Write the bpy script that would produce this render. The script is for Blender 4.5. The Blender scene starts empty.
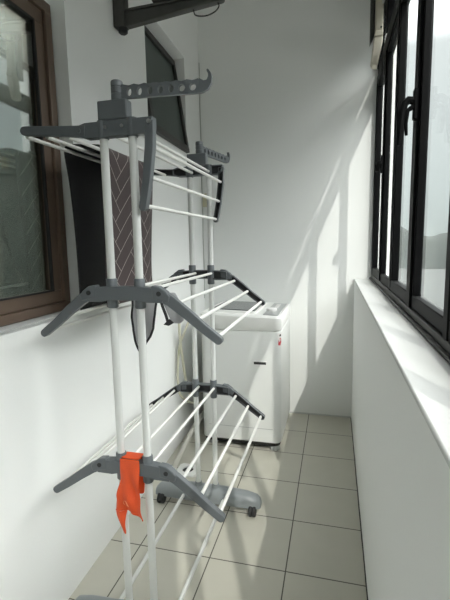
import bpy, bmesh, math, random
from mathutils import Vector, Matrix
random.seed(4)
C = bpy.context.scene.collection
SC = bpy.context.scene

# ------------------------------------------------------------------ camera
F_PX, YAW, PITCH, ROLL, CAM_H = 413.63, 0.25923, 0.13535, -0.01841, 1.3583
cy, sy, cp, sp = math.cos(YAW), math.sin(YAW), math.cos(PITCH), math.sin(PITCH)
fwd = Vector((-sy * cp, cy * cp, -sp)); right = Vector((cy, sy, 0)); up = right.cross(fwd)
r2 = math.cos(ROLL) * right + math.sin(ROLL) * up
u2 = -math.sin(ROLL) * right + math.cos(ROLL) * up
cam = bpy.data.cameras.new('camera'); co = bpy.data.objects.new('camera', cam); C.objects.link(co)
m3 = Matrix((r2, u2, -fwd)).transposed()
co.matrix_world = Matrix.Translation((0, 0, CAM_H)) @ m3.to_4x4()
cam.sensor_fit = 'VERTICAL'; cam.sensor_height = 36; cam.lens = F_PX / 600 * 36
cam.clip_start = 0.02; cam.clip_end = 2000
SC.camera = co

# ------------------------------------------------------------------ materials
def mat(name, col, rough=0.5, metal=0.0, bump=0.0, bscale=60.0, var=0.0, spec=0.5):
    m = bpy.data.materials.new(name); m.use_nodes = True
    nt = m.node_tree; b = nt.nodes['Principled BSDF']
    b.inputs['Base Color'].default_value = (*col, 1); b.inputs['Roughness'].default_value = rough
    b.inputs['Metallic'].default_value = metal; b.inputs['Specular IOR Level'].default_value = spec
    tc = nt.nodes.new('ShaderNodeTexCoord'); nz = nt.nodes.new('ShaderNodeTexNoise')
    nz.inputs['Scale'].default_value = bscale; nz.inputs['Detail'].default_value = 4
    nt.links.new(tc.outputs['Object'], nz.inputs['Vector'])
    if var:
        mx = nt.nodes.new('ShaderNodeMix'); mx.data_type = 'RGBA'
        mx.inputs[6].default_value = (*[c * (1 - var) for c in col], 1)
        mx.inputs[7].default_value = (*[min(1, c * (1 + var)) for c in col], 1)
        nt.links.new(nz.outputs['Fac'], mx.inputs[0]); nt.links.new(mx.outputs[2], b.inputs['Base Color'])
    if bump:
        bp = nt.nodes.new('ShaderNodeBump'); bp.inputs['Strength'].default_value = bump
        bp.inputs['Distance'].default_value = 0.002
        nt.links.new(nz.outputs['Fac'], bp.inputs['Height']); nt.links.new(bp.outputs['Normal'], b.inputs['Normal'])
    return m

def glass(name, tint, refl, rough=0.0, haze=0.0, hazecol=(.8, .85, .85), fk=.6):
    m = bpy.data.materials.new(name); m.use_nodes = True
    nt = m.node_tree; nt.nodes.clear()
    out = nt.nodes.new('ShaderNodeOutputMaterial'); mix = nt.nodes.new('ShaderNodeMixShader')
    tr = nt.nodes.new('ShaderNodeBsdfTransparent'); gl = nt.nodes.new('ShaderNodeBsdfGlossy')
    tr.inputs['Color'].default_value = (*tint, 1); gl.inputs['Roughness'].default_value = rough
    gl.inputs['Color'].default_value = (.92, .98, 1, 1)
    fr = nt.nodes.new('ShaderNodeLayerWeight'); fr.inputs['Blend'].default_value = 0.25
    ma = nt.nodes.new('ShaderNodeMath'); ma.operation = 'MULTIPLY_ADD'
    ma.inputs[1].default_value = fk; ma.inputs[2].default_value = refl; ma.use_clamp = True
    nt.links.new(fr.outputs['Fresnel'], ma.inputs[0])
    nt.links.new(ma.outputs[0], mix.inputs[0]); nt.links.new(tr.outputs[0], mix.inputs[1]); nt.links.new(gl.outputs[0], mix.inputs[2])
    last = mix
    if haze:
        df = nt.nodes.new('ShaderNodeBsdfTranslucent'); df.inputs['Color'].default_value = (*hazecol, 1)
        m2 = nt.nodes.new('ShaderNodeMixShader'); m2.inputs[0].default_value = haze
        nt.links.new(mix.outputs[0], m2.inputs[1]); nt.links.new(df.outputs[0], m2.inputs[2]); last = m2
    nt.links.new(last.outputs[0], out.inputs['Surface'])
    return m

TILE, TX, TY = 0.33, -0.1751, 2.5521
def tile_mat():
    m = mat('floor_tile', (.50, .485, .42), rough=.38, var=.05, bscale=9)
    nt = m.node_tree; b = nt.nodes['Principled BSDF']
    src = b.inputs['Base Color'].links[0].from_socket
    tc = [n for n in nt.nodes if n.type == 'TEX_COORD'][0]
    sep = nt.nodes.new('ShaderNodeSeparateXYZ'); nt.links.new(tc.outputs['Object'], sep.inputs[0])
    def line(sock, off, w):
        a = nt.nodes.new('ShaderNodeMath'); a.operation = 'SUBTRACT'; a.inputs[1].default_value = off
        nt.links.new(sock, a.inputs[0])
        p = nt.nodes.new('ShaderNodeMath'); p.operation = 'PINGPONG'; p.inputs[1].default_value = TILE / 2
        nt.links.new(a.outputs[0], p.inputs[0])
        l = nt.nodes.new('ShaderNodeMath'); l.operation = 'LESS_THAN'; l.inputs[1].default_value = w
        nt.links.new(p.outputs[0], l.inputs[0]); return l
    lx = line(sep.outputs['X'], TX - 20 * TILE, .0026); ly = line(sep.outputs['Y'], TY - 20 * TILE, .0026)
    mx = nt.nodes.new('ShaderNodeMath'); mx.operation = 'MAXIMUM'
    nt.links.new(lx.outputs[0], mx.inputs[0]); nt.links.new(ly.outputs[0], mx.inputs[1])
    mixc = nt.nodes.new('ShaderNodeMix'); mixc.data_type = 'RGBA'
    nt.links.new(mx.outputs[0], mixc.inputs[0]); nt.links.new(src, mixc.inputs[6])
    mixc.inputs[7].default_value = (.075, .068, .055, 1)
    nt.links.new(mixc.outputs[2], b.inputs['Base Color'])
    return m

M = dict(
    wall=mat('wall_paint', (.785, .795, .782), .75, bump=.12, bscale=180, var=.015),
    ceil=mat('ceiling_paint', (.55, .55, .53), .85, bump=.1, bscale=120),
    sill=mat('sill_paint', (.55, .56, .55), .6, bump=.12, bscale=150, var=.02),
    bronze=mat('bronze_aluminium', (.150, .106, .078), .42, .25, var=.12, bscale=14),
    dark=mat('dark_aluminium', (.003, .0031, .0034), .5, .0, var=.1, bscale=20, spec=.06),
    track=mat('weathered_aluminium', (.055, .054, .051), .55, .3, var=.35, bscale=45),
    blackfr=mat('charcoal_frame', (.035, .034, .031), .5, .2),
    bracket=mat('dark_painted_steel', (.060, .060, .055), .5, .2, var=.2, bscale=25),
    gasket=mat('black_gasket', (.012, .012, .012), .7),
    plastic=mat('grey_plastic', (.112, .124, .132), .42, bump=.05, bscale=400, var=.06),
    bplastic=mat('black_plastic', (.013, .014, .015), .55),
    base=mat('grey_base_plastic', (.22, .24, .25), .38, var=.05, bscale=20),
    tube=mat('white_powder_coated_tube', (.68, .69, .67), .35),
    bar=mat('white_coated_bar', (.74, .74, .71), .35),
    screw=mat('zinc_screw', (.5, .5, .5), .3, .9),
    rubber=mat('black_rubber', (.016, .016, .017), .6, bump=.2, bscale=200),
    white=mat('white_enamel', (.72, .73, .715), .28, var=.01, bscale=5),
    whitepl=mat('white_plastic', (.74, .74, .72), .35),
    lid=mat('smoked_lid', (.06, .065, .068), .18),
    silver=mat('silver_trim', (.42, .43, .43), .3, .5),
    slot=mat('dark_recess', (.015, .015, .015), .6),
    red=mat('red_print', (.50, .05, .06), .5),
    stick=mat('sticker_paper', (.72, .70, .68), .5),
    backing=mat('rubber_backing', (.022, .022, .0235), .75, bump=.5, bscale=160, var=.2),
    matface=mat('mat_brown', (.056, .038, .038), .55, bump=.3, bscale=220, var=.2),
    matline=mat('mat_line', (.42, .37, .35), .6),
    orange=mat('orange_cloth', (.74, .085, .016), .6, bump=.25, bscale=260, var=.1),
    mark=mat('pale_print', (.80, .30, .14), .6),
    greycloth=mat('grey_cloth', (.40, .40, .41), .85, bump=.4, bscale=350, var=.1),
    trimblk=mat('black_trim', (.02, .02, .022), .8),
    hose=mat('cream_hose', (.58, .56, .44), .5, var=.05, bscale=12),
    dhose=mat('grey_hose', (.50, .49, .44), .5, var=.06, bscale=12),
    cord=mat('white_cord', (.40, .41, .39), .5),
    beige=mat('beige_trunking', (.50, .47, .385), .5, var=.05, bscale=8),
    patch=mat('yellowed_tape', (.56, .53, .38), .5, var=.1, bscale=30),
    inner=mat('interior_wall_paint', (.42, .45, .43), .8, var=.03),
    ground=mat('hazy_ground', (.030, .032, .030), .9, var=.15, bscale=.02),
    hill=mat('hazy_woods', (.027, .031, .028), .95, var=.35, bscale=.15),
    floor=tile_mat(),
    glassL=glass('tinted_reflective_glass', (.50, .485, .46), .15),
    glassU=glass('dark_frosted_glass', (.06, .065, .06), .05, .35, haze=.22, hazecol=(.16, .17, .155)),
    glassR=glass('clear_glass', (.95, .965, .955), .0, fk=.2),
)

# ------------------------------------------------------------------ helpers
def wl(y):                        # inner face of the left wall (it is not quite parallel to the parapet)
    return -0.977 - 0.0235 * (y - 1.2)
def shear(bm):
    for v in bm.verts: v.co.x += -0.0235 * (v.co.y - 1.2)

def obj(name, bm, m, parent=None, smooth=None, bevel=0.0, seg=2):
    me = bpy.data.meshes.new(name)
    bmesh.ops.recalc_face_normals(bm, faces=bm.faces)
    if parent is not None:
        off = Vector((0, 0, 0)); p = parent
        while p is not None: off += p.location; p = p.parent
        for v in bm.verts: v.co -= off
    bm.to_mesh(me); bm.free()
    for mm in (m if isinstance(m, (list, tuple)) else [m]): me.materials.append(mm)
    o = bpy.data.objects.new(name, me); C.objects.link(o)
    if parent is not None: o.parent = parent
    if smooth is not None:
        me.shade_smooth() if smooth else None
        try: me.set_sharp_from_angle(angle=math.radians(40))
        except Exception: pass
    if bevel:
        b = o.modifiers.new('bevel', 'BEVEL'); b.width = bevel; b.segments = seg; b.limit_method = 'ANGLE'; b.angle_limit = math.radians(35)
        me.shade_smooth()
        try: me.set_sharp_from_angle(angle=math.radians(40))
        except Exception: pass
    return o

def thing(name, label, cat, loc=(0, 0, 0), group=None):
    o = bpy.data.objects.new(name, None); C.objects.link(o); o.location = loc
    o.empty_display_size = .1
    o['label'] = label; o['category'] = cat
    if group: o['group'] = group
    return o
def tag(o, label, cat, group=None):
    o['label'] = label; o['category'] = cat
    if group: o['group'] = group
    return o
def struct(o): o['kind'] = 'structure'; return o
def root(name, loc=(0, 0, 0)):
    o = bpy.data.objects.new(name, None); C.objects.link(o); o.location = loc; o['kind'] = 'structure'; return o
def BM(): return bmesh.new()

def box(bm, x0, x1, y0, y1, z0, z1):
    v = [bm.verts.new((x, y, z)) for x in (x0, x1) for y in (y0, y1) for z in (z0, z1)]
    for f in ((0, 1, 3, 2), (4, 6, 7, 5), (0, 4, 5, 1), (2, 3, 7, 6), (0, 2, 6, 4), (1, 5, 7, 3)):
        bm.faces.new([v[i] for i in f])
    return v

def tube(bm, pts, r, n=10, cap=True):
    pts = [Vector(p) for p in pts]; rings = []
    rs = r if isinstance(r, (list, tuple)) else [r] * len(pts)
    t0 = (pts[1] - pts[0]).normalized()
    a = t0.orthogonal().normalized()
    for i, p in enumerate(pts):
        t = ((pts[min(i + 1, len(pts) - 1)] - pts[max(i - 1, 0)])).normalized()
        a = (a - t * a.dot(t)).normalized(); b = t.cross(a)
        rings.append([bm.verts.new(p + rs[i] * (math.cos(2 * math.pi * k / n) * a + math.sin(2 * math.pi * k / n) * b)) for k in range(n)])
    for i in range(len(rings) - 1):
        for k in range(n):
            bm.faces.new((rings[i][k], rings[i][(k + 1) % n], rings[i + 1][(k + 1) % n], rings[i + 1][k]))
    if cap: bm.faces.new(rings[0][::-1]); bm.faces.new(rings[-1])
    return rings

def spline(ctrl, n=8):
    P = [Vector(c) for c in ctrl]; P = [2 * P[0] - P[1]] + P + [2 * P[-1] - P[-2]]; out = []
    for i in range(1, len(P) - 2):
        for k in range(n):
            t = k / n; p0, p1, p2, p3 = P[i - 1:i + 3]
            out.append(.5 * ((2 * p1) + (-p0 + p2) * t + (2 * p0 - 5 * p1 + 4 * p2 - p3) * t * t + (-p0 + 3 * p1 - 3 * p2 + p3) * t ** 3))
    out.append(P[-2]); return out

def lathe(bm, prof, c=(0, 0, 0), axis='z', n=20):
    rings = []
    for (r, h) in prof:
        ring = []
        for k in range(n):
            a = 2 * math.pi * k / n; x, y = r * math.cos(a), r * math.sin(a)
            p = (x, y, h) if axis == 'z' else ((h, x, y) if axis == 'x' else (y, h, x))
            ring.append(bm.verts.new((c[0] + p[0], c[1] + p[1], c[2] + p[2])))
        rings.append(ring)
    for i in range(len(rings) - 1):
        for k in range(n): bm.faces.new((rings[i][k], rings[i][(k + 1) % n], rings[i + 1][(k + 1) % n], rings[i + 1][k]))
    bm.faces.new(rings[0][::-1]); bm.faces.new(rings[-1])

def prism(bm, poly, y0, y1, fn=None):
    """polygon in (x,z) extruded along y; fn maps (x,y,z)->point"""
    fn = fn or (lambda x, y, z: (x, y, z))
    a = [bm.verts.new(fn(x, y0, z)) for x, z in poly]; b = [bm.verts.new(fn(x, y1, z)) for x, z in poly]
    fa = bm.faces.new(a[::-1]); fb = bm.faces.new(b)
    n = len(poly)
    for i in range(n): bm.faces.new((a[i], a[(i + 1) % n], b[(i + 1) % n], b[i]))
    return fa, fb

# ------------------------------------------------------------------ room shell
XR, Y0, ZS, XF, CEIL = 0.1467, 3.204, 1.0832, 0.262, 3.15
YB = -1.0                                   # wall behind the camera
bm = BM(); box(bm, -1.25, .42, YB - .15, Y0 + .15, -.12, 0)
struct(obj('floor', bm, M['floor']))
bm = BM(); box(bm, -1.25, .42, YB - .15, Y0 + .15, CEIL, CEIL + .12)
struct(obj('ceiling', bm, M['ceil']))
bm = BM(); box(bm, -1.25, .42, Y0, Y0 + .15, 0, CEIL)
struct(obj('wall_back', bm, M['wall']))
bm = BM(); box(bm, -1.25, .42, YB - .15, YB, 0, CEIL)
struct(obj('wall_front', bm, M['wall']))
# left wall with two openings
W1 = (-.55, 1.463, 1.105, 2.30)             # y0,y1,z0,z1
W2 = (2.20, 2.86, 2.0, 2.62)
bm = BM(); T = .14
def lw(y0, y1, z0, z1): box(bm, -.977 - T, -.977, y0, y1, z0, z1)
lw(YB, W1[0], 0, CEIL); lw(W1[0], W1[1], 0, W1[2]); lw(W1[0], W1[1], W1[3], CEIL)
lw(W1[1], W2[0], 0, CEIL); lw(W2[0], W2[1], 0, W2[2]); lw(W2[0], W2[1], W2[3], CEIL); lw(W2[1], Y0, 0, CEIL)
shear(bm); struct(obj('wall_left', bm, M['wall']))
# right: parapet, lintel above the windows
bm = BM(); box(bm, XR, .36, YB, Y0, 0, ZS - .012)
struct(obj('wall_right', bm, M['wall']))
bm = BM(); box(bm, XR - .003, .37, YB, Y0, ZS - .012, ZS)
struct(obj('trim_1', bm, M['sill'], bevel=.004))
bm = BM(); box(bm, XF - .01, .36, YB, Y0, 2.77, CEIL)
struct(obj('wall_right_lintel', bm, M['wall']))
# thin plaster skirting bead along the back wall
bm = BM(); box(bm, -1.03, XR, Y0 - .008, Y0, 0, .012)
struct(obj('baseboard_back', bm, M['sill'], bevel=.003))
# dark silicone bead where the parapet meets the floor
bm = BM()
tube(bm, [(XR - .002 + random.uniform(-.001, .001), YB + k * (Y0 - YB - .01) / 60, .002) for k in range(61)], .0035, 6)
struct(obj('trim_2', bm, M['track']))

# room behind the brown window
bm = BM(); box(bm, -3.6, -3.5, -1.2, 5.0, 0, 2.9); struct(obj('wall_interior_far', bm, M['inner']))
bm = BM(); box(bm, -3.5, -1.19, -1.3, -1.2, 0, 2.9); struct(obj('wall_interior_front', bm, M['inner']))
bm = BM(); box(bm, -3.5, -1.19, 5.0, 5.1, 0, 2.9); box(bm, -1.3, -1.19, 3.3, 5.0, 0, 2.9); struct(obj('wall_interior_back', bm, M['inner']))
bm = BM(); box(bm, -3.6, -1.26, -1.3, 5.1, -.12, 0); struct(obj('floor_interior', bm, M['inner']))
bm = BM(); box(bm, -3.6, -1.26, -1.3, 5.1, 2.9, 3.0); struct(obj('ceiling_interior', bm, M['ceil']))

# window 1: brown aluminium, left
w1 = root('window_1')
fx0, fx1 = -1.075, -1.027
def frame(bm, x0, x1, y0, y1, z0, z1, w, wb=None):
    wb = wb or w
    box(bm, x0, x1, y0, y1, z0, z0 + wb); box(bm, x0, x1, y0, y1, z1 - w, z1)
    box(bm, x0, x1, y0, y0 + w, z0 + wb, z1 - w); box(bm, x0, x1, y1 - w, y1, z0 + wb, z1 - w)
bm = BM(); frame(bm, fx0 - .02, fx1, W1[0], W1[1] - .012, 1.108, 2.245, .036, .034); shear(bm)
obj('window_frame', bm, M['bronze'], w1, bevel=.003)
for (a, b, dx) in ((-.515, .48, -.016), (.43, 1.416, 0.0)):
    bm = BM(); frame(bm, fx0 - .004 + dx, fx1 - .014 + dx, a, b, 1.142, 2.209, .05, .048); shear(bm)
    s = obj('sash', bm, M['bronze'], w1, bevel=.003)
    bm = BM(); frame(bm, fx1 - .024 + dx, fx1 - .012 + dx, a + .048, b - .048, 1.188, 2.161, .007); shear(bm)
    obj('gasket', bm, M['gasket'], s)
    bm = BM(); box(bm, fx0 + .016 + dx, fx0 + .022 + dx, a + .045, b - .045, 1.185, 2.165); shear(bm)
    for v in bm.verts: v.co.x += (v.co.z - 1.675) * .019
    obj('pane', bm, M['glassL'], s)
bm = BM(); box(bm, -1.11, -.977, W1[0], W1[1], W1[2] - .012, W1[2] + .0015); shear(bm)
obj('window_sill', bm, M['sill'], w1)
# the white cable and the little box seen inside that glass
bm = BM(); tube(bm, spline([(-1.30, 1.30, 2.2), (-1.30, 1.34, 1.9), (-1.30, 1.375, 1.65), (-1.30, 1.406, 1.489), (-1.30, 1.434, 1.369), (-1.30, 1.472, 1.264), (-1.30, 1.506, 1.144), (-1.30, 1.53, .6), (-1.30, 1.53, .004)]), .005, 8)
tag(obj('cable', bm, M['whitepl'], smooth=True), 'white cable hanging behind the glass of the brown window', 'cable')

bx = thing('wall_box', 'small pale box on the inside wall seen through the brown window', 'box', (-3.5, 3.87, 2.25))
bm = BM(); box(bm, -3.5, -3.46, 3.80, 3.95, 2.15, 2.38); obj('box_cover', bm, M['inner'], bx, bevel=.008)
bm = BM(); box(bm, -3.46, -3.452, 3.835, 3.915, 2.20, 2.33); obj('inset_panel', bm, M['beige'], bx, bevel=.004)

# window 2: small dark top hung window high on the left wall
w2 = root('window_2')
bm = BM(); frame(bm, -1.118, -1.075, W2[0], W2[1], W2[2], W2[3], .028); shear(bm)
obj('window_frame', bm, M['blackfr'], w2, bevel=.002)
s0 = BM(); frame(s0, -.018, .018, W2[0] + .016, W2[1] - .006, -.62, 0, .042)
s1 = BM(); box(s1, -.003, .003, W2[0] + .05, W2[1] - .04, -.585, -.035)
ang = math.radians(8.5)
for bmx in (s0, s1):
    for v in bmx.verts:
        x, z = v.co.x, v.co.z
        v.co.x = -1.062 + x * math.cos(ang) - z * math.sin(ang); v.co.z = 2.605 + x * math.sin(ang) + z * math.cos(ang)
    shear(bmx)
s = obj('sash', s0, M['blackfr'], w2, bevel=.003)
obj('pane', s1, M['glassU'], s)

# window 3: dark aluminium strip of casements above the parapet
w3 = root('window_3')
ZH = 2.77; ZT0, ZT1 = 2.42, 2.525
edges = [Y0, 2.668, 2.163, 1.624, 1.09, .56, .03, -.5, YB]
bm = BM()
box(bm, XF, XF + .048, YB, Y0, ZS, ZS + .034)                     # bottom track
box(bm, XF - .012, XF, YB, Y0, ZS, ZS + .012)
obj('window_track', bm, M['track'], w3, bevel=.003)
bm = BM(); box(bm, XF, XF + .048, YB, Y0, 2.735, ZH); obj('head_rail', bm, M['dark'], w3, bevel=.003)
bm = BM(); box(bm, XF, XF + .05, YB, Y0, ZT0, ZT0 + .05); box(bm, XF + .006, XF + .044, YB, Y0, ZT0 + .05, ZT1); obj('transom', bm, M['dark'], w3, bevel=.003)
for k, y in enumerate(edges):
    yc = y - .022 if k == 0 else (y + .022 if k == len(edges) - 1 else y)
    bm = BM(); wv = .022 if k != 3 else .03
    box(bm, XF, XF + .040, yc - wv, yc + wv, ZS + .034, ZT0); box(bm, XF, XF + .040, yc - wv, yc + wv, ZT1, 2.735)
    obj('mullion', bm, M['dark'], w3, bevel=.003)
for k in range(len(edges) - 1):
    a, b = edges[k + 1] + .024, edges[k] - .024
    if k == 0: b -= .022
    if k == 2: a += .008
    if k == 3: b -= .008
    casem = k % 2 == 0
    bm = BM(); frame(bm, XF + .003 if casem else XF + .008, XF + .032, a, b, ZS + .036, ZT0, .026 if casem else .020, .05 if casem else .044)
    s = obj('sash', bm, M['dark'], w3, bevel=.003)
    bm = BM(); box(bm, XF + .019, XF + .024, a + .015, b - .015, ZS + .07, ZT0 - .02); obj('pane', bm, M['glassR'], s)
    bm = BM(); box(bm, XF + .019, XF + .024, a, b, ZT1, 2.735); obj('pane', bm, M['glassR'], w3)
def handle(y, z, big):
    bm = BM(); box(bm, XF - .012, XF + .004, y - .014, y + .014, z - .05, z + .05)
    h = obj('handle', bm, M['dark'], w3, bevel=.004)
    s = 1.0 if big else .55
    bm = BM()
    if big: tube(bm, [(XF - .01, y, z + .012), (XF - .026, y, z + .016), (XF - .040, y - .004, z + .004), (XF - .048, y - .01, z - .03), (XF - .052, y - .014, z - .085), (XF - .056, y - .016, z - .135)], [.014, .014, .013, .012, .010, .006], 8)
    else: tube(bm, [(XF - .006, y, z + .004), (XF - .018, y, z + .004), (XF - .026, y - .002, z - .012), (XF - .030, y - .004, z - .04)], [.018, .020, .017, .010], 10)
    obj('lever', bm, M['dark'], h, smooth=True)
    if big:
        bm = BM(); tube(bm, [(XF - .012, y - .004, z - .008), (XF - .030, y - .006, z - .02), (XF - .034, y - .006, z - .06), (XF - .030, y - .004, z - .10)], [.009, .008, .007, .005], 8)
        obj('catch', bm, M['dark'], h, smooth=True)
handle(1.60, 1.815, True); handle(2.645, 1.80, False); handle(.54, 1.815, True)

# ------------------------------------------------------------------ beige trunking, corner cord, patch
t = thing('wall_casing', 'beige plastic casing high in the corner beside the dark windows', 'casing', (.235, 2.91, 2.6))
bm = BM(); prism(bm, [(.218, 2.625), (.262, 2.625), (.262, CEIL), (.218, CEIL)], 2.86, 2.96)
obj('upright_casing', bm, M['beige'], t, bevel=.006)
bm = BM(); prism(bm, [(.212, 2.590), (.262, 2.590), (.262, 2.624), (.216, 2.624)], 2.852, 2.962)
obj('joint_band', bm, M['beige'], t, bevel=.004)
bm = BM(); prism(bm, [(.197, 2.452), (.206, 2.432), (.236, 2.424), (.262, 2.56), (.262, 2.589), (.214, 2.589)], 2.857, 2.93)
obj('angled_end', bm, M['beige'], t, bevel=.005)
bm = BM(); prism(bm, [(.192, 2.57), (.217, 2.625), (.217, CEIL), (.188, CEIL)], 2.90, 2.955)
obj('side_cover', bm, M['bracket'], t, bevel=.005)
bm = BM(); lathe(bm, [(.006, -.003), (.006, 0)], (.251, 2.8605, 2.640), 'y', 10); obj('screw', bm, M['slot'], t)

bm = BM(); cx_ = wl(3.19) + .006
tube(bm, [(cx_ + .0015 * math.sin(k * 1.3), 3.196, 2.72 - k * .1) for k in range(19)], .0032, 8)
tag(obj('corner_cord', bm, M['cord'], smooth=True), 'thin white cord running down the far left corner', 'cord')
bm = BM()
prism(bm, [(-.006, -.05), (.05, -.055), (.054, .03), (.025, .055), (-.004, .045)], -.004, 0, lambda x, y, z: (cx_ + .01 + x, 3.192 + y, 1.70 + z))
tag(obj('tape_patch', bm, M['patch'], bevel=.001), 'yellowed tape patch stuck over the cord in the corner', 'tape')

# ------------------------------------------------------------------ bracket high on the left wall
bk = thing('wall_bracket', 'dark steel bracket arm high on the left wall', 'bracket', (-.975, 1.87, 2.33))
xw = wl(1.87) + .012
bm = BM(); box(bm, xw - .012, xw + .046, 1.845, 1.895, 2.345, 2.9); obj('upright', bm, M['bracket'], bk, bevel=.006)
bm = BM(); lathe(bm, [(.014, 2.322), (.021, 2.328), (.023, 2.345)], (xw + .024, 1.87, 0)); obj('foot_cap', bm, M['bplastic'], bk, smooth=True)
bm = BM()
prism(bm, [(xw + .046, 2.345), (-.482, 2.388), (-.475, 2.395), (-.475, 2.412), (xw + .046, 2.405)], 1.852, 1.888)
obj('arm', bm, M['bracket'], bk, bevel=.004)
bm = BM(); prism(bm, [(xw + .046, 2.406), (-.475, 2.413), (-.475, 2.423), (xw + .046, 2.416)], 1.846, 1.894); obj('arm_flange', bm, M['bracket'], bk, bevel=.003)
bm = BM(); box(bm, -.80, -.475, 1.842, 1.90, 2.424, 2.49); box(bm, -.56, -.51, 1.30, 1.842, 2.43, 2.48); obj('cross_rail', bm, M['bracket'], bk, bevel=.004)
bm = BM(); box(bm, xw - .022, xw + .046, 1.30, 1.35, 2.345, 2.9); obj('upright', bm, M['bracket'], bk, bevel=.006)
bm = BM(); prism(bm, [(xw + .046, 2.345), (-.482, 2.388), (-.475, 2.395), (-.475, 2.412), (xw + .046, 2.405)], 1.307, 1.343)
obj('arm', bm, M['bracket'], bk, bevel=.004)
bm = BM(); tube(bm, spline([(-.615, 1.87, 2.376), (-.605, 1.872, 2.352), (-.56, 1.875, 2.345), (-.52, 1.875, 2.355), (-.50, 1.872, 2.372), (-.503, 1.87, 2.388)]), .0028, 6)
obj('wire_loop', bm, M['gasket'], bk, smooth=True)

# ------------------------------------------------------------------ clothes drying rack
CX, YF, YR = -.621, 1.15, 1.91
rack = thing('drying_rack', 'tall white and grey folding clothes rack with three tiers on casters', 'clothes rack', (CX, (YF + YR) / 2, 0))
PX = (CX - .047, CX + .047)
for y in (YF, YR):
    for x in PX:
        bm = BM(); tube(bm, [(x, y, .06), (x, y, 1.72)], .0125, 16); obj('pole', bm, M['tube'], rack, smooth=True)

def stroke(pts, ws):
    """closed outline around a centreline, rounded far end"""
    P = [Vector((p[0], p[1])) for p in pts]; L, R = [], []
    for i, p in enumerate(P):
        t = (P[min(i + 1, len(P) - 1)] - P[max(i - 1, 0)]).normalized(); n = Vector((-t.y, t.x))
        L.append(p + n * ws[i] / 2); R.append(p - n * ws[i] / 2)
    t = (P[-1] - P[-2]).normalized(); n = Vector((-t.y, t.x)); w = ws[-1] / 2
    cap = [P[-1] + w * (n * math.cos(a) + t * math.sin(a)) for a in [math.pi * k / 6 for k in range(1, 6)]]
    return [(q.x, q.y) for q in L + cap + R[::-1]]

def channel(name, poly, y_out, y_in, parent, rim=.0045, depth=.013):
    """a U-channel: closed plate on the outer side, trough with its faces coloured black on the inner side"""
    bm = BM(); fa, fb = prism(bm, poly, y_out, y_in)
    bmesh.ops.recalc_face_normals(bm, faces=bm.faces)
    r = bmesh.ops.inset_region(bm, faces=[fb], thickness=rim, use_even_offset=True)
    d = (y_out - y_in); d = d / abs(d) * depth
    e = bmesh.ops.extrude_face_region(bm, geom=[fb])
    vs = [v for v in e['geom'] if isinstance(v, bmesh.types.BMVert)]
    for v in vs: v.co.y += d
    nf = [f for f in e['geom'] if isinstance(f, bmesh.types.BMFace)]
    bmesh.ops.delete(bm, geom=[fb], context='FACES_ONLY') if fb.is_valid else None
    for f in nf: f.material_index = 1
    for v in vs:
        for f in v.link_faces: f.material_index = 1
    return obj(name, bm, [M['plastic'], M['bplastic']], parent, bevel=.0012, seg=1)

ARM = [(.088, .0), (.118, -.006), (.150, -.024), (.20, -.062), (.250, -.103), (.297, -.138)]
AW = [.036, .036, .033, .030, .027, .025]
def bars_at(pts):
    for (x, z) in pts:
        bm = BM(); tube(bm, [(x, YF + .004, z), (x, YR - .004, z)], .0062, 10); obj('drying_bar', bm, M['bar'], rack, smooth=True)

def tier(zh, dl, dr, kr):
    for y, s in ((YF, 1), (YR, -1)):             # s: direction of the inner side
        hub = BM()
        top = [(CX + u, zh + .022 - .10 * max(0, abs(u) - .055) ** 1.0) for u in [-.128, -.10, -.075, -.05, 0, .05, .075, .10, .128]]
        bot = [(CX + u, zh - .020 - (.0 if abs(u) < .07 else .006)) for u in (.128, .075, .05, -.05, -.075, -.128)]
        h = channel('hub', top + bot, y - s * .0192, y + s * .013, rack, rim=.006, depth=.008)
        for x in PX:
            bm = BM(); lathe(bm, [(.0150, zh - .046), (.0172, zh - .043), (.0172, zh + .043), (.0150, zh + .046)], (x, y, 0), n=18)
            obj('pole_collar', bm, M['plastic'], h, smooth=True)
        for sg in (-1, 1):
            dz_tip = dl if sg < 0 else dr
            pts = [(CX + sg * u * (1 if sg < 0 else kr), zh + .004 + w * dz_tip / .150) for u, w in ARM]
            a = channel('wing_arm', stroke(pts, AW), y - s * .016, y + s * .004, rack)
            jp = [(.094, .024), (.118, .021), (.140, .006), (.152, -.008), (.146, -.026), (.120, -.020), (.096, -.016)]
            bm = BM(); prism(bm, [(CX + sg * u, zh + .002 + w) for u, w in jp], y - s * .0205, y + s * .006)
            obj('joint_block', bm, M['plastic'], a, bevel=.003)
            bm = BM(); lathe(bm, [(.0075, -.005), (.0075, .003)], (CX + sg * .118, y - s * .018, zh + .002), 'y', 12)
            obj('pivot_screw', bm, M['bplastic'], a, smooth=True)
    us = (.163, .226, .290)
    def zat(u, sg):
        dz_tip = dl if sg < 0 else dr
        for (a, za), (b, zb) in zip(ARM, ARM[1:]):
            if a <= u <= b: return zh + .004 + (za + (zb - za) * (u - a) / (b - a)) * dz_tip / .150
    bars_at([(CX + sg * u * (1 if sg < 0 else kr), zat(u, sg)) for u in us for sg in (-1, 1)])
    bars_at([(CX - .030, zh + .006), (CX + .052, zh + .006)])
tier(1.212, .150, .150, 1.0); tier(.640, .130, .144, .985)

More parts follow.
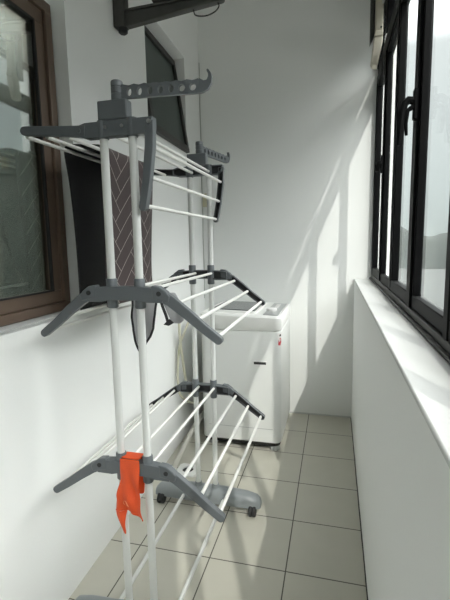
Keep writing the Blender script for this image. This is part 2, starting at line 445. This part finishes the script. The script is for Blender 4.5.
# top tier: left wing raised, right wing folded down
ZTOP = 1.697
for y, s in ((YF, 1), (YR, -1)):
    hub = channel('top_bracket', [(CX - .128, ZTOP - .012), (CX - .10, ZTOP - .022), (CX + .09, ZTOP - .022), (CX + .112, ZTOP - .006), (CX + .118, ZTOP + .022), (CX - .10, ZTOP + .022), (CX - .128, ZTOP + .014)], y - s * .016, y + s * .014, rack, rim=.005, depth=.010)
    for x in PX:
        bm = BM(); lathe(bm, [(.0155, ZTOP - .026), (.018, ZTOP - .022), (.018, ZTOP + .024), (.0155, ZTOP + .027)], (x, y, 0), n=18)
        c = obj('pole_collar', bm, M['plastic'], hub, smooth=True)
    for dx in (-.032, .022):
        bm = BM(); lathe(bm, [(.005, -.002), (.005, .002)], (CX + dx, y - s * .017, ZTOP + .004), 'y', 10); obj('screw', bm, M['screw'], hub, smooth=True)
    bm = BM(); box(bm, CX - .054, CX + .040, y - .018, y + .018, ZTOP + .024, ZTOP + .078); blk = obj('hanger_block', bm, M['plastic'], rack, bevel=.004)
    bm = BM(); lathe(bm, [(.016, 0), (.0175, .003), (.0175, .016), (.016, .017), (.016, .019), (.0175, .020), (.0175, .034), (.016, .035), (.016, .037), (.0175, .038), (.0175, .05), (.015, .054)], (CX + .004, y, ZTOP + .078), n=20)
    obj('hanger_post', bm, M['plastic'], blk, smooth=True)
    # left wing arm
    a = channel('wing_arm', stroke([(CX - .10, ZTOP - .002), (CX - .16, ZTOP + .004), (CX - .25, ZTOP + .012), (CX - .312, ZTOP + .017)], [.034, .029, .027, .026]), y - s * .018, y + s * .002, rack)
    bm = BM(); lathe(bm, [(.007, -.003), (.007, .003)], (CX - .118, y - s * .02, ZTOP), 'y', 12); obj('pivot_screw', bm, M['plastic'], a, smooth=True)
    # right wing arm, hanging
    a = channel('wing_arm', stroke([(CX + .108, ZTOP + .012), (CX + .104, ZTOP - .06), (CX + .092, ZTOP - .15), (CX + .076, ZTOP - .228)], [.026, .026, .024, .022]), y - s * .018, y + s * .006, rack)
    bm = BM(); lathe(bm, [(.006, -.003), (.006, .003)], (CX + .108, y - s * .02, ZTOP + .008), 'y', 12); obj('pivot_screw', bm, M['screw'], a, smooth=True)
bars_at([(CX - .318, ZTOP + .004), (CX - .245, ZTOP - .002), (CX - .17, ZTOP - .008)])
bars_at([(CX - .034, ZTOP - .006), (CX + .05, ZTOP - .006)])
bars_at([(CX + .104, ZTOP - .055), (CX + .094, ZTOP - .142), (CX + .078, ZTOP - .224)])

# hanger arms with holes and an upturned hook
def hanger(y, direction):
    d = Vector((direction[0], direction[1], 0)).normalized(); n = Vector((-d.y, d.x, 0))
    base = Vector((CX + .004, y, ZTOP + .078))
    L, T2 = .225, .006
    PT = .0318; holes = [.040 + PT * i for i in range(7)]
    def P(u, w, z): return base + d * u + n * w + Vector((0, 0, z - .030 * max(0, u - .02)))
    bm = BM()
    def topz(u):
        return .039 - .0018 * math.cos((u - .040) / PT * 2 * math.pi)
    # slab cut into one cell per hole: ring around the hole, quad cells between
    cells = []
    NQ = 16
    prev = .012
    for i, h in enumerate(holes):
        a, b = h - PT / 2, h + PT / 2
        rw, rh = (.0080, .0115) if i < 5 else (.0098, .0098)
        outer, inner = [], []
        for k in range(NQ):
            t = 2 * math.pi * k / NQ
            c_, s_ = math.cos(t), math.sin(t); m_ = max(abs(c_), abs(s_))
            ou = h + PT / 2 * c_ / m_; fz = s_ / m_
            tz = topz(ou); ozz = .003 + (tz - .003) * (fz + 1) / 2
            outer.append((ou, ozz)); inner.append((h + rw * c_, .020 + rh * s_))
        cells.append((outer, inner))
    for outer, inner in cells:
        v = {}
        for w in (-T2, T2):
            v[w] = ([bm.verts.new(P(u, w, z)) for u, z in outer], [bm.verts.new(P(u, w, z)) for u, z in inner])
        for k in range(NQ):
            j = (k + 1) % NQ
            for w in (-T2, T2): bm.faces.new((v[w][0][k], v[w][0][j], v[w][1][j], v[w][1][k]))
            bm.faces.new((v[-T2][1][k], v[-T2][1][j], v[T2][1][j], v[T2][1][k]))
            bm.faces.new((v[-T2][0][k], v[T2][0][k], v[T2][0][j], v[-T2][0][j]))
    # root piece, end piece and hook
    for poly in ([(.008, .003), (.04 - PT / 2, .003), (.04 - PT / 2, topz(.04 - PT / 2)), (.008, .042)],):
        a = [bm.verts.new(P(u, -T2, z)) for u, z in poly]; b = [bm.verts.new(P(u, T2, z)) for u, z in poly]
        bm.faces.new(a[::-1]); bm.faces.new(b)
        for i in range(4): bm.faces.new((a[i], a[(i + 1) % 4], b[(i + 1) % 4], b[i]))
    e0 = holes[-1] + PT / 2
    cl = [(e0, .0222), (e0 + .010, .021), (e0 + .022, .023), (e0 + .031, .032), (e0 + .034, .043), (e0 + .033, .052), (e0 + .028, .060)]
    ws = [.0385, .034, .025, .015, .0105, .008, .006]
    poly = stroke(cl, ws)
    a = [bm.verts.new(P(u, -T2, z)) for u, z in poly]; b = [bm.verts.new(P(u, T2, z)) for u, z in poly]
    bm.faces.new(a[::-1]); bm.faces.new(b)
    for i in range(len(poly)): bm.faces.new((a[i], a[(i + 1) % len(poly)], b[(i + 1) % len(poly)], b[i]))
    bmesh.ops.remove_doubles(bm, verts=bm.verts, dist=.0003)
    obj('hanger_arm', bm, M['plastic'], rack)
hanger(YF, (1, .02)); hanger(YR, (.26, .97))

# base feet with casters, and the two rails between them
for y in (YF, YR):
    bm = BM()
    prof = []
    N = 14
    pts = [(-.284, .058, .022), (-.278, .078, .030), (-.26, .095, .036), (-.21, .106, .039), (-.08, .114, .041), (.08, .114, .041), (.21, .106, .039), (.26, .095, .036), (.278, .078, .030), (.284, .058, .022)]
    rings = []
    for (u, zt, hw) in pts:
        zb = .042
        ring = []
        for (fy, fz) in ((-1, 0), (-1, .45), (-.85, .8), (-.5, .97), (0, 1), (.5, .97), (.85, .8), (1, .45), (1, 0)):
            ring.append(bm.verts.new((CX + u, y + fy * hw, zb + (zt - zb) * fz)))
        rings.append(ring)
    for i in range(len(rings) - 1):
        n = len(rings[0])
        for k in range(n): bm.faces.new((rings[i][k], rings[i][(k + 1) % n], rings[i + 1][(k + 1) % n], rings[i + 1][k]))
    bm.faces.new(rings[0][::-1]); bm.faces.new(rings[-1])
    f = obj('base_foot', bm, M['base'], rack, smooth=True)
    for u in (-.245, .245):
        bm = BM()
        for dx in (-.009, .009):
            lathe(bm, [(.010, -.009), (.026, -.008), (.028, -.004), (.028, .004), (.026, .008), (.010, .009)], (CX + u + dx, y - .030, .0281), 'x', 22)
        lathe(bm, [(.006, -.004), (.006, .004)], (CX + u, y - .030, .0281), 'x', 10)
        obj('caster_wheel', bm, M['rubber'], f, smooth=True)
    for x in PX:
        bm = BM(); lathe(bm, [(.020, .098), (.0185, .125), (.016, .130)], (x, y, 0)); obj('pole_socket', bm, M['base'], f, smooth=True)
for x in (CX - .118, CX + .096):
    bm = BM(); tube(bm, [(x, YF + .02, .066), (x, YR - .02, .066)], .0085, 12); obj('base_rail', bm, M['tube'], rack, smooth=True)

# ------------------------------------------------------------------ kitchen mat folded over the left bars
mt = thing('floor_mat', 'dark floor mat with herringbone lines folded over the top bars', 'mat', (-.87, 1.53, 1.12))
path = spline([(-.953, 1.10), (-.951, 1.25), (-.949, 1.42), (-.948, 1.60), (-.950, 1.685), (-.946, 1.7115), (-.936, 1.7165), (-.90, 1.7135), (-.86, 1.7085), (-.815, 1.704), (-.795, 1.7005), (-.784, 1.693), (-.779, 1.67), (-.780, 1.58), (-.786, 1.42), (-.790, 1.27), (-.786, 1.14)], 6)
acc = [0.0]
for a, b in zip(path, path[1:]): acc.append(acc[-1] + (b - a).length)
PL = acc[-1]
YM0, YM1 = 1.345, 1.725
def yedge(v):
    s = v / PL
    return .058 - .095 * s + .010 * math.sin(s * 7.0)
def pm(u, v, off):
    v = min(max(v, 0), PL); i = 0
    while i < len(acc) - 2 and acc[i + 1] < v: i += 1
    t = (v - acc[i]) / (acc[i + 1] - acc[i]); p = path[i].lerp(path[i + 1], t)
    tg = (path[i + 1] - path[i]).normalized(); nrm = Vector((-tg.y, tg.x))      # outward (left/up/right)
    w = .004 * math.sin(u * 16 + v * 3) * min(1, abs(v - PL / 2) * 5)
    p = p + nrm * off
    return (p.x + w, YM0 + u + yedge(v), p.y)
WM = YM1 - YM0
def sheet(o0, o1, nu=12, nv=90):
    bm = BM(); g = {}
    for s_, o_ in ((0, o0), (1, o1)):
        for i in range(nu + 1):
            for j in range(nv + 1): g[s_, i, j] = bm.verts.new(pm(WM * i / nu, PL * j / nv, o_))
    for s_ in (0, 1):
        for i in range(nu):
            for j in range(nv): bm.faces.new((g[s_, i, j], g[s_, i + 1, j], g[s_, i + 1, j + 1], g[s_, i, j + 1]))
    for i in range(nu):
        for j in (0, nv): bm.faces.new((g[0, i, j], g[0, i + 1, j], g[1, i + 1, j], g[1, i, j]))
    for j in range(nv):
        for i in (0, nu): bm.faces.new((g[0, i, j], g[0, i, j + 1], g[1, i, j + 1], g[1, i, j]))
    return bm
obj('rubber_backing', sheet(0, .004), M['backing'], mt, smooth=True)
bm = sheet(.0042, .0068)
for f in bm.faces: f.smooth = True
W_, n_ = .052, 3
segs = set()
for k in range(-40, 60):
    for mm in range(-14, 14):
        hx, hy = k + 2 * n_ * mm, k
        for (x0, y0, x1, y1) in ((hx, hy, hx + n_, hy + 1), (hx + n_, hy + 1 - n_, hx + n_ + 1, hy + 1)):
            for s in (((x0, y0), (x1, y0)), ((x0, y1), (x1, y1)), ((x0, y0), (x0, y1)), ((x1, y0), (x1, y1))): segs.add(s)
q2 = math.sqrt(.5)
for (a, b) in segs:
    pa = Vector(((a[0] - a[1]) * q2 * W_, (a[0] + a[1]) * q2 * W_)); pb = Vector(((b[0] - b[1]) * q2 * W_, (b[0] + b[1]) * q2 * W_))
    nn = max(1, int((pb - pa).length / .014)); tdir = (pb - pa).normalized(); nd = Vector((-tdir.y, tdir.x)) * .0013
    for i in range(nn):
        q0 = pa.lerp(pb, i / nn); q1 = pa.lerp(pb, (i + 1) / nn)
        if all(.004 < q.x < WM - .004 and .004 < q.y < PL - .004 for q in (q0, q1)):
            vs = [bm.verts.new(pm(q.x, q.y, .0073)) for q in (q0 - nd, q1 - nd, q1 + nd, q0 + nd)]
            f = bm.faces.new(vs); f.material_index = 1
obj('patterned_face', bm, [M['matface'], M['matline']], mt)

# ------------------------------------------------------------------ cloths
def cloth(bm, rows, yf, nu=8):
    """rows: (z, x_left, x_right); yf(x,z) gives depth"""
    g = []
    for (z, xl, xr) in rows:
        g.append([bm.verts.new((xl + (xr - xl) * i / nu, yf(xl + (xr - xl) * i / nu, z), z)) for i in range(nu + 1)])
    for a, b in zip(g, g[1:]):
        for i in range(nu): bm.faces.new((a[i], a[i + 1], b[i + 1], b[i]))
def dens(rows, n=5):
    o = []
    for a, b in zip(rows, rows[1:]):
        for k in range(n): o.append(tuple(a[i] + (b[i] - a[i]) * k / n for i in range(3)))
    return o + [rows[-1]]
def solid(o, t):
    m = o.modifiers.new('solid', 'SOLIDIFY'); m.thickness = t; m.offset = 0
    s = o.modifiers.new('sub', 'SUBSURF'); s.levels = 1; s.render_levels = 1
    return o

oc = thing('orange_cloth', 'bright orange cloth draped over the front of the lowest tier', 'cloth', (-.63, 1.13, .42))
def yo(x, z):
    if z > .675: return 1.127
    k = min(1, (.675 - z) * 8)
    return 1.1265 - .005 * k * math.sin((x + .66) * 150 + z * 30) * 1.3 - .005 * k * math.sin(z * 62 + x * 60) - .004 * k
bm = BM()
front = dens([(.676, -.661, -.592), (.660, -.661, -.592), (.60, -.664, -.594), (.55, -.676, -.592), (.515, -.683, -.591), (.495, -.684, -.590)])
cloth(bm, front, yo)
cloth(bm, dens([(.495, -.684, -.646), (.48, -.682, -.648), (.455, -.675, -.648), (.43, -.667, -.646), (.417, -.661, -.648)]), yo, 4)
cloth(bm, dens([(.495, -.632, -.590), (.487, -.614, -.587), (.478, -.601, -.585), (.472, -.594, -.584)]), yo, 4)
bmesh.ops.remove_doubles(bm, verts=bm.verts, dist=.0006)
solid(obj('cloth_front', bm, M['orange'], oc, smooth=True), .004)
bm = BM()
rows = dens([(.676, -.661, -.592), (.66, -.661, -.592), (.60, -.66, -.60), (.53, -.662, -.605)])
cloth(bm, rows, lambda x, z: 1.175 + .004 * math.sin(x * 100 + z * 20) if z < .67 else 1.173)
# strip over the hub joining the two falls
g0 = [bm.verts.new((-.661 + .069 * i / 8, 1.127, .677)) for i in range(9)]; g1 = [bm.verts.new((-.661 + .069 * i / 8, 1.173, .677)) for i in range(9)]
for i in range(8): bm.faces.new((g0[i], g0[i + 1], g1[i + 1], g1[i]))
solid(obj('cloth_back', bm, M['orange'], oc, smooth=True), .003)
bm = BM()
ring = [(-.643 + .013 * math.cos(a), .522 + .011 * math.sin(a)) for a in [k * .42 for k in range(12)]]
tube(bm, [(x, yo(x, z) - .0035, z) for x, z in ring], .0012, 6)
tube(bm, [(x, yo(x, z) - .0035, z) for x, z in [(-.643, .53), (-.639, .523), (-.641, .515), (-.647, .512)]], .0012, 6)
obj('printed_mark', bm, M['mark'], oc, smooth=True)

# grey mesh cloth with black edging, hung over a bar of the middle tier
gc = thing('grey_cloth', 'grey cloth with wavy black edging hanging under the middle tier', 'cloth', (-.645, 1.30, 1.0))
rows = dens([(1.2085, -.690, -.590), (1.16, -.686, -.594), (1.12, -.688, -.597), (1.07, -.684, -.608), (1.04, -.678, -.622), (1.015, -.670, -.640), (.985, -.657, -.650)], 4)
yg = lambda x, z: 1.31 + .006 * math.sin(x * 60 + z * 20)
bm = BM(); cloth(bm, rows, yg); solid(obj('mesh_panel', bm, M['greycloth'], gc, smooth=True), .003)
for i_, nm in ((1, 'edging'), (2, 'edging')):
    pts = [(r[i_] + .0012 * math.sin(r[0] * 60), yg(r[i_], r[0]) - .001, r[0] - (.012 if i_ == 1 else .0)) for r in rows]
    bm = BM(); tube(bm, pts, .0042, 8); obj(nm, bm, M['trimblk'], gc, smooth=True)
bm = BM()
gs = thing('small_grey_cloth', 'small dark grey cloth with black corner beside the larger grey cloth', 'cloth', (-.56, 1.33, 1.1))
rows = dens([(1.19, -.600, -.545), (1.155, -.590, -.525), (1.135, -.580, -.512), (1.11, -.570, -.508), (1.09, -.562, -.514), (1.078, -.555, -.530)], 4)
cloth(bm, rows, lambda x, z: 1.36 + .006 * math.sin(x * 90)); solid(obj('cloth_body', bm, M['greycloth'], gs, smooth=True), .008)
bm = BM(); tube(bm, [(-.600, 1.352, 1.18), (-.588, 1.350, 1.14), (-.577, 1.35, 1.11), (-.570, 1.35, 1.085)], .0055, 8)
prism(bm, [(-.586, 1.076), (-.564, 1.096), (-.548, 1.082), (-.566, 1.072)], 1.346, 1.354)
obj('corner_trim', bm, M['trimblk'], gs, smooth=True)

# ------------------------------------------------------------------ washing machine
mx0, mx1, my0, my1, mh = -.853, -.318, 2.55, 3.165, .897
wm = thing('washing_machine', 'white top loading washing machine in the far left corner', 'washing machine', ((mx0 + mx1) / 2, (my0 + my1) / 2, 0))
def rrect(x0, x1, y0, y1, r, n=6):
    o = []
    for (cx0, cy0, a0) in ((x1 - r, y1 - r, 0), (x0 + r, y1 - r, 90), (x0 + r, y0 + r, 180), (x1 - r, y0 + r, 270)):
        for k in range(n + 1):
            a = math.radians(a0 + 90 * k / n); o.append((cx0 + r * math.cos(a), cy0 + r * math.sin(a)))
    return o
def loft(bm, layers):
    rings = [[bm.verts.new((x, y, z(x, y) if callable(z) else z)) for x, y in p] for p, z in layers]
    for a, b in zip(rings, rings[1:]):
        n = len(a)
        for k in range(n): bm.faces.new((a[k], a[(k + 1) % n], b[(k + 1) % n], b[k]))
    bm.faces.new(rings[0][::-1]); bm.faces.new(rings[-1])
bm = BM()
loft(bm, [(rrect(mx0, mx1, my0, my1, .045), .055), (rrect(mx0, mx1, my0, my1, .045), .800)])
obj('body', bm, M['white'], wm, smooth=True, bevel=.003)
bm = BM()
loft(bm, [(rrect(mx0 + .01, mx1 - .01, my0 + .012, my1 - .01, .04), .030), (rrect(mx0 + .006, mx1 - .006, my0 + .006, my1 - .006, .042), .054)])
obj('plinth', bm, M['slot'], wm, smooth=True)  # near-black colour stands for the shade under the body
def topz(x, y):
    t = min(1, max(0, (x - mx0) / (mx1 - mx0)))
    return mh + .018 * (1 - t) ** .8 * (1 if y < my0 + .3 else .6)
bm = BM()
loft(bm, [(rrect(mx0 + .002, mx1 - .002, my0 + .002, my1 - .002, .044), .803), (rrect(mx0 - .002, mx1 + .002, my0 - .006, my1, .046), .818),
          (rrect(mx0 - .002, mx1 + .002, my0 - .008, my1, .046), lambda x, y: topz(x, y) - .012), (rrect(mx0 + .008, mx1 - .008, my0 + .004, my1 - .01, .04), topz)])
obj('top_cover', bm, M['whitepl'], wm, smooth=True)
# lid: smoked window in a white frame, control panel strip on the right
bm = BM(); loft(bm, [(rrect(mx0 + .035, mx0 + .375, my0 + .05, my1 - .09, .03), lambda x, y: topz(x, y)), (rrect(mx0 + .04, mx0 + .37, my0 + .055, my1 - .095, .03), lambda x, y: topz(x, y) + .012)])
ld = obj('lid', bm, M['whitepl'], wm, smooth=True)
bm = BM(); prism(bm, [(mx0 + .06, 0), (mx0 + .355, 0), (mx0 + .355, .006), (mx0 + .06, .006)], my0 + .08, my1 - .13, lambda x, y, z: (x, y, topz(x, y) + .0118 + z))
obj('lid_window', bm, M['lid'], ld, bevel=.002)
bm = BM(); prism(bm, [(mx1 - .118, 0), (mx1 - .022, 0), (mx1 - .022, .005), (mx1 - .118, .005)], my0 + .03, my1 - .06, lambda x, y, z: (x, y, topz(x, y) + z))
cpn = obj('control_panel', bm, M['silver'], wm, bevel=.002)
bm = BM(); lathe(bm, [(.036, 0), (.036, .012), (.031, .018), (.012, .020)], (mx1 - .085, my0 + .19, mh + .008), n=28); obj('dial', bm, M['whitepl'], cpn, smooth=True)
for k in range(4):
    bm = BM(); box(bm, mx1 - .085, mx1 - .055, my0 + .29 + .05 * k, my0 + .31 + .05 * k, mh + .006, mh + .013); obj('button', bm, M['whitepl'], cpn, bevel=.002)
# front: recessed pull slot, lower seam, sticker
bm = BM(); box(bm, -.492, -.412, my0 - .0025, my0 + .004, .583, .601); obj('pull_slot', bm, M['slot'], wm, bevel=.004)
bm = BM(); box(bm, -.498, -.406, my0 - .004, my0 + .002, .601, .607); obj('slot_lip', bm, M['whitepl'], wm, bevel=.001)
bm = BM(); box(bm, mx0 + .05, mx1 - .05, my0 - .0015, my0 + .002, .148, .151); obj('lower_seam', bm, M['silver'], wm)
def corner(sx, off, z):            # point on the rounded front right corner, sx metres along it
    a = math.radians(-45) + sx / .045; c0 = (mx1 - .045, my0 + .045)
    return (c0[0] + (.045 + off) * math.cos(a), c0[1] + (.045 + off) * math.sin(a), z)
def wrap(bm, poly, o0, o1):
    A = [bm.verts.new(corner(p, o0, z)) for p, z in poly]; B = [bm.verts.new(corner(p, o1, z)) for p, z in poly]
    bm.faces.new(A[::-1]); bm.faces.new(B)
    for i in range(len(poly)): bm.faces.new((A[i], A[(i + 1) % len(poly)], B[(i + 1) % len(poly)], B[i]))
st = BM()
for k in range(5): wrap(st, [(-.010 + .007 * k, .705), (-.003 + .007 * k, .705), (-.003 + .007 * k, .79), (-.010 + .007 * k, .79)], .0002, .001)
so = obj('sticker', st, M['stick'], wm)
bm = BM()
wrap(bm, [(-.006, .714), (.010, .710), (.021, .730), (.018, .757), (.008, .762), (-.004, .742)], .0011, .0018)
obj('red_print', bm, M['red'], so)
bm = BM(); wrap(bm, [(.002, .770), (.016, .770), (.018, .781), (.006, .785)], .0011, .0018); obj('black_print', bm, M['slot'], so)
for (x, y) in ((mx0 + .06, my0 + .06), (mx1 - .043, my0 + .043), (mx0 + .06, my1 - .06), (mx1 - .06, my1 - .06)):
    bm = BM(); lathe(bm, [(.034, 0), (.036, .004), (.032, .016), (.028, .031)], (x, y, 0), n=16); obj('foot', bm, M['silver'], wm, smooth=True)

# hoses
bm = BM(); tube(bm, spline([(-.955, 2.45, .93), (-.960, 2.455, .86), (-.962, 2.475, .72), (-.962, 2.51, .58), (-.962, 2.545, .46), (-.955, 2.60, .34), (-.935, 2.72, .28), (-.91, 2.90, .30)]), .009, 10)
tag(obj('water_hose', bm, M['hose'], smooth=True), 'cream water hose on the left wall slanting down to the machine', 'hose')
bm = BM(); tube(bm, spline([(-.958, 2.68, .90), (-.965, 2.66, .84), (-.985, 2.55, .72), (-.987, 2.505, .66), (-.985, 2.47, .55), (-.982, 2.46, .44), (-.972, 2.50, .34), (-.93, 2.66, .24), (-.90, 2.85, .22)]), .008, 10)
tag(obj('water_hose', bm, M['hose'], smooth=True), 'cream hose curving behind and crossing the other cream hose', 'hose')
bm = BM()
pth = spline([(-.895, 2.95, .14), (-.90, 2.72, .135), (-.905, 2.52, .12), (-.915, 2.42, .085), (-.925, 2.34, .045), (-.928, 2.27, .024), (-.922, 2.20, .0185), (-.905, 2.15, .0185)], 16)
tube(bm, pth, [.0165 + .0016 * (k % 2) for k in range(len(pth))], 12)
tag(obj('drain_hose', bm, M['dhose'], smooth=True), 'ribbed grey drain hose lying along the left wall towards the drain', 'hose')
fd = thing('floor_drain', 'square pale floor drain with black hole by the left wall', 'drain', (-.835, 2.20, 0))
bm = BM()
sq = [(-.835 + .065 * c_ / max(abs(c_), abs(s_)), 2.20 + .065 * s_ / max(abs(c_), abs(s_))) for c_, s_ in [(math.cos(2 * math.pi * k / 24 + .13), math.sin(2 * math.pi * k / 24 + .13)) for k in range(24)]]
ci = [(-.835 + .034 * math.cos(2 * math.pi * k / 24 + .13), 2.20 + .034 * math.sin(2 * math.pi * k / 24 + .13)) for k in range(24)]
A = [[bm.verts.new((x, y, z)) for x, y in p] for p, z in ((sq, .0005), (sq, .010), (ci, .013), (ci, .0005))]
for a, b in zip(A, A[1:]):
    for k in range(24): bm.faces.new((a[k], a[(k + 1) % 24], b[(k + 1) % 24], b[k]))
obj('cover_plate', bm, M['whitepl'], fd, bevel=.001)
bm = BM(); lathe(bm, [(.0335, .0006), (.0335, .004)], (-.835, 2.20, 0), n=24); obj('hole', bm, M['slot'], fd)
# black rod standing in for the shade in the gap beside the machine
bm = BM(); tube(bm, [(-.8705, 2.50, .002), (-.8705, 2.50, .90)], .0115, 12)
tag(obj('gap_shade_rod', bm, M['bplastic'], smooth=True), 'black rod standing in for the shade between washing machine and left wall', 'rod')

# ------------------------------------------------------------------ outside
bm = BM()
box(bm, 3, 900, -500, 900, -16.5, -16); struct(obj('ground', bm, M['ground']))
# unseen slab added below the parapet to bounce light onto ceiling and walls
bm = BM(); box(bm, .6, 14, -30, 13, -3.3, -3.0); struct(obj('bounce_slab', bm, mat('bounce_pale', (.20, .20, .19), .9, var=.08, bscale=.6)))
def ridge(name, pts, w, label_m, seed, amp):
    rnd = random.Random(seed); bm = BM(); prev = None
    for (x, y, h, dx, dy) in pts:
        rows = []
        for k in range(9):
            f = k / 8 * 2 - 1; zz = -16 + (h + 16) * max(0, 1 - abs(f) ** 1.6) + (rnd.uniform(-amp, amp) if 0 < k < 8 else 0)
            rows.append(bm.verts.new((x + dx * f * w, y + dy * f * w, zz)))
        if prev:
            for k in range(8): bm.faces.new((prev[k], prev[k + 1], rows[k + 1], rows[k]))
        prev = rows
    return struct(obj(name, bm, label_m, smooth=True))
# wooded bank opposite (seen only mirrored in the brown window) and far tree line
ridge('wooded_bank', [(42 + 2 * math.sin(k * .7), -60 + k * 4, 13.2 + .5 * math.sin(k * 1.9), 1, 0) for k in range(27)], 14, M['hill'], 3, .5)
ridge('tree_line', [(30 + k * 6, 300 - k * 1.5, 5.0 + 4.5 * math.sin(k * .8) * math.sin(k * .37 + 1), 0, 1) for k in range(60)], 18, M['hill'], 7, 1.4)

# ------------------------------------------------------------------ light
w = bpy.data.worlds.new('world'); SC.world = w; w.use_nodes = True
nt = w.node_tree; bg = nt.nodes['Background']
tc = nt.nodes.new('ShaderNodeTexCoord'); sep = nt.nodes.new('ShaderNodeSeparateXYZ'); nt.links.new(tc.outputs['Generated'], sep.inputs[0])
rp = nt.nodes.new('ShaderNodeValToRGB'); nt.links.new(sep.outputs['Z'], rp.inputs[0])
cr = rp.color_ramp
cr.elements[0].position = 0.0; cr.elements[0].color = (.058, .063, .062, 1)
cr.elements[1].position = .80; cr.elements[1].color = (.45, .45, .445, 1)
cr.elements[1].position = .92
for p_, c_ in ((.12, (.072, .078, .078)), (.37, (.096, .101, .102)), (.45, (.40, .41, .415)), (.54, (1.0, 1.0, 1.0)), (.68, (1.0, 1.0, 1.0))):
    e = cr.elements.new(p_); e.color = (*c_, 1)
nt.links.new(rp.outputs[0], bg.inputs[0]); bg.inputs[1].default_value = 6.5
sd = bpy.data.lights.new('sun', 'SUN'); sd.energy = 1.6; sd.angle = math.radians(.6); sd.color = (1, .965, .91)
lp = bpy.data.lights.new('room_fill', 'POINT'); lp.energy = 120; lp.shadow_soft_size = .15; lp.color = (.93, 1, .96)  # unseen fill light added to brighten the room behind the brown window
lo_ = bpy.data.objects.new('room_fill', lp); C.objects.link(lo_); lo_.location = (-2.5, 2.4, 2.2)
so_ = bpy.data.objects.new('sun', sd); C.objects.link(so_)
so_.rotation_euler = Vector((-.42, 1.0, -1.02)).to_track_quat('-Z', 'Y').to_euler(); so_.location = (5, -5, 8)

SC.view_settings.view_transform = 'Standard'; SC.view_settings.look = 'None'
SC.view_settings.gamma = 1; SC.view_settings.use_curve_mapping = False
SC.view_settings.exposure = 0.74
SC.cycles.max_bounces = 14; SC.cycles.diffuse_bounces = 8; SC.cycles.transparent_max_bounces = 24
SC.cycles.glossy_bounces = 6
SC.cycles.caustics_reflective = False; SC.cycles.caustics_refractive = False
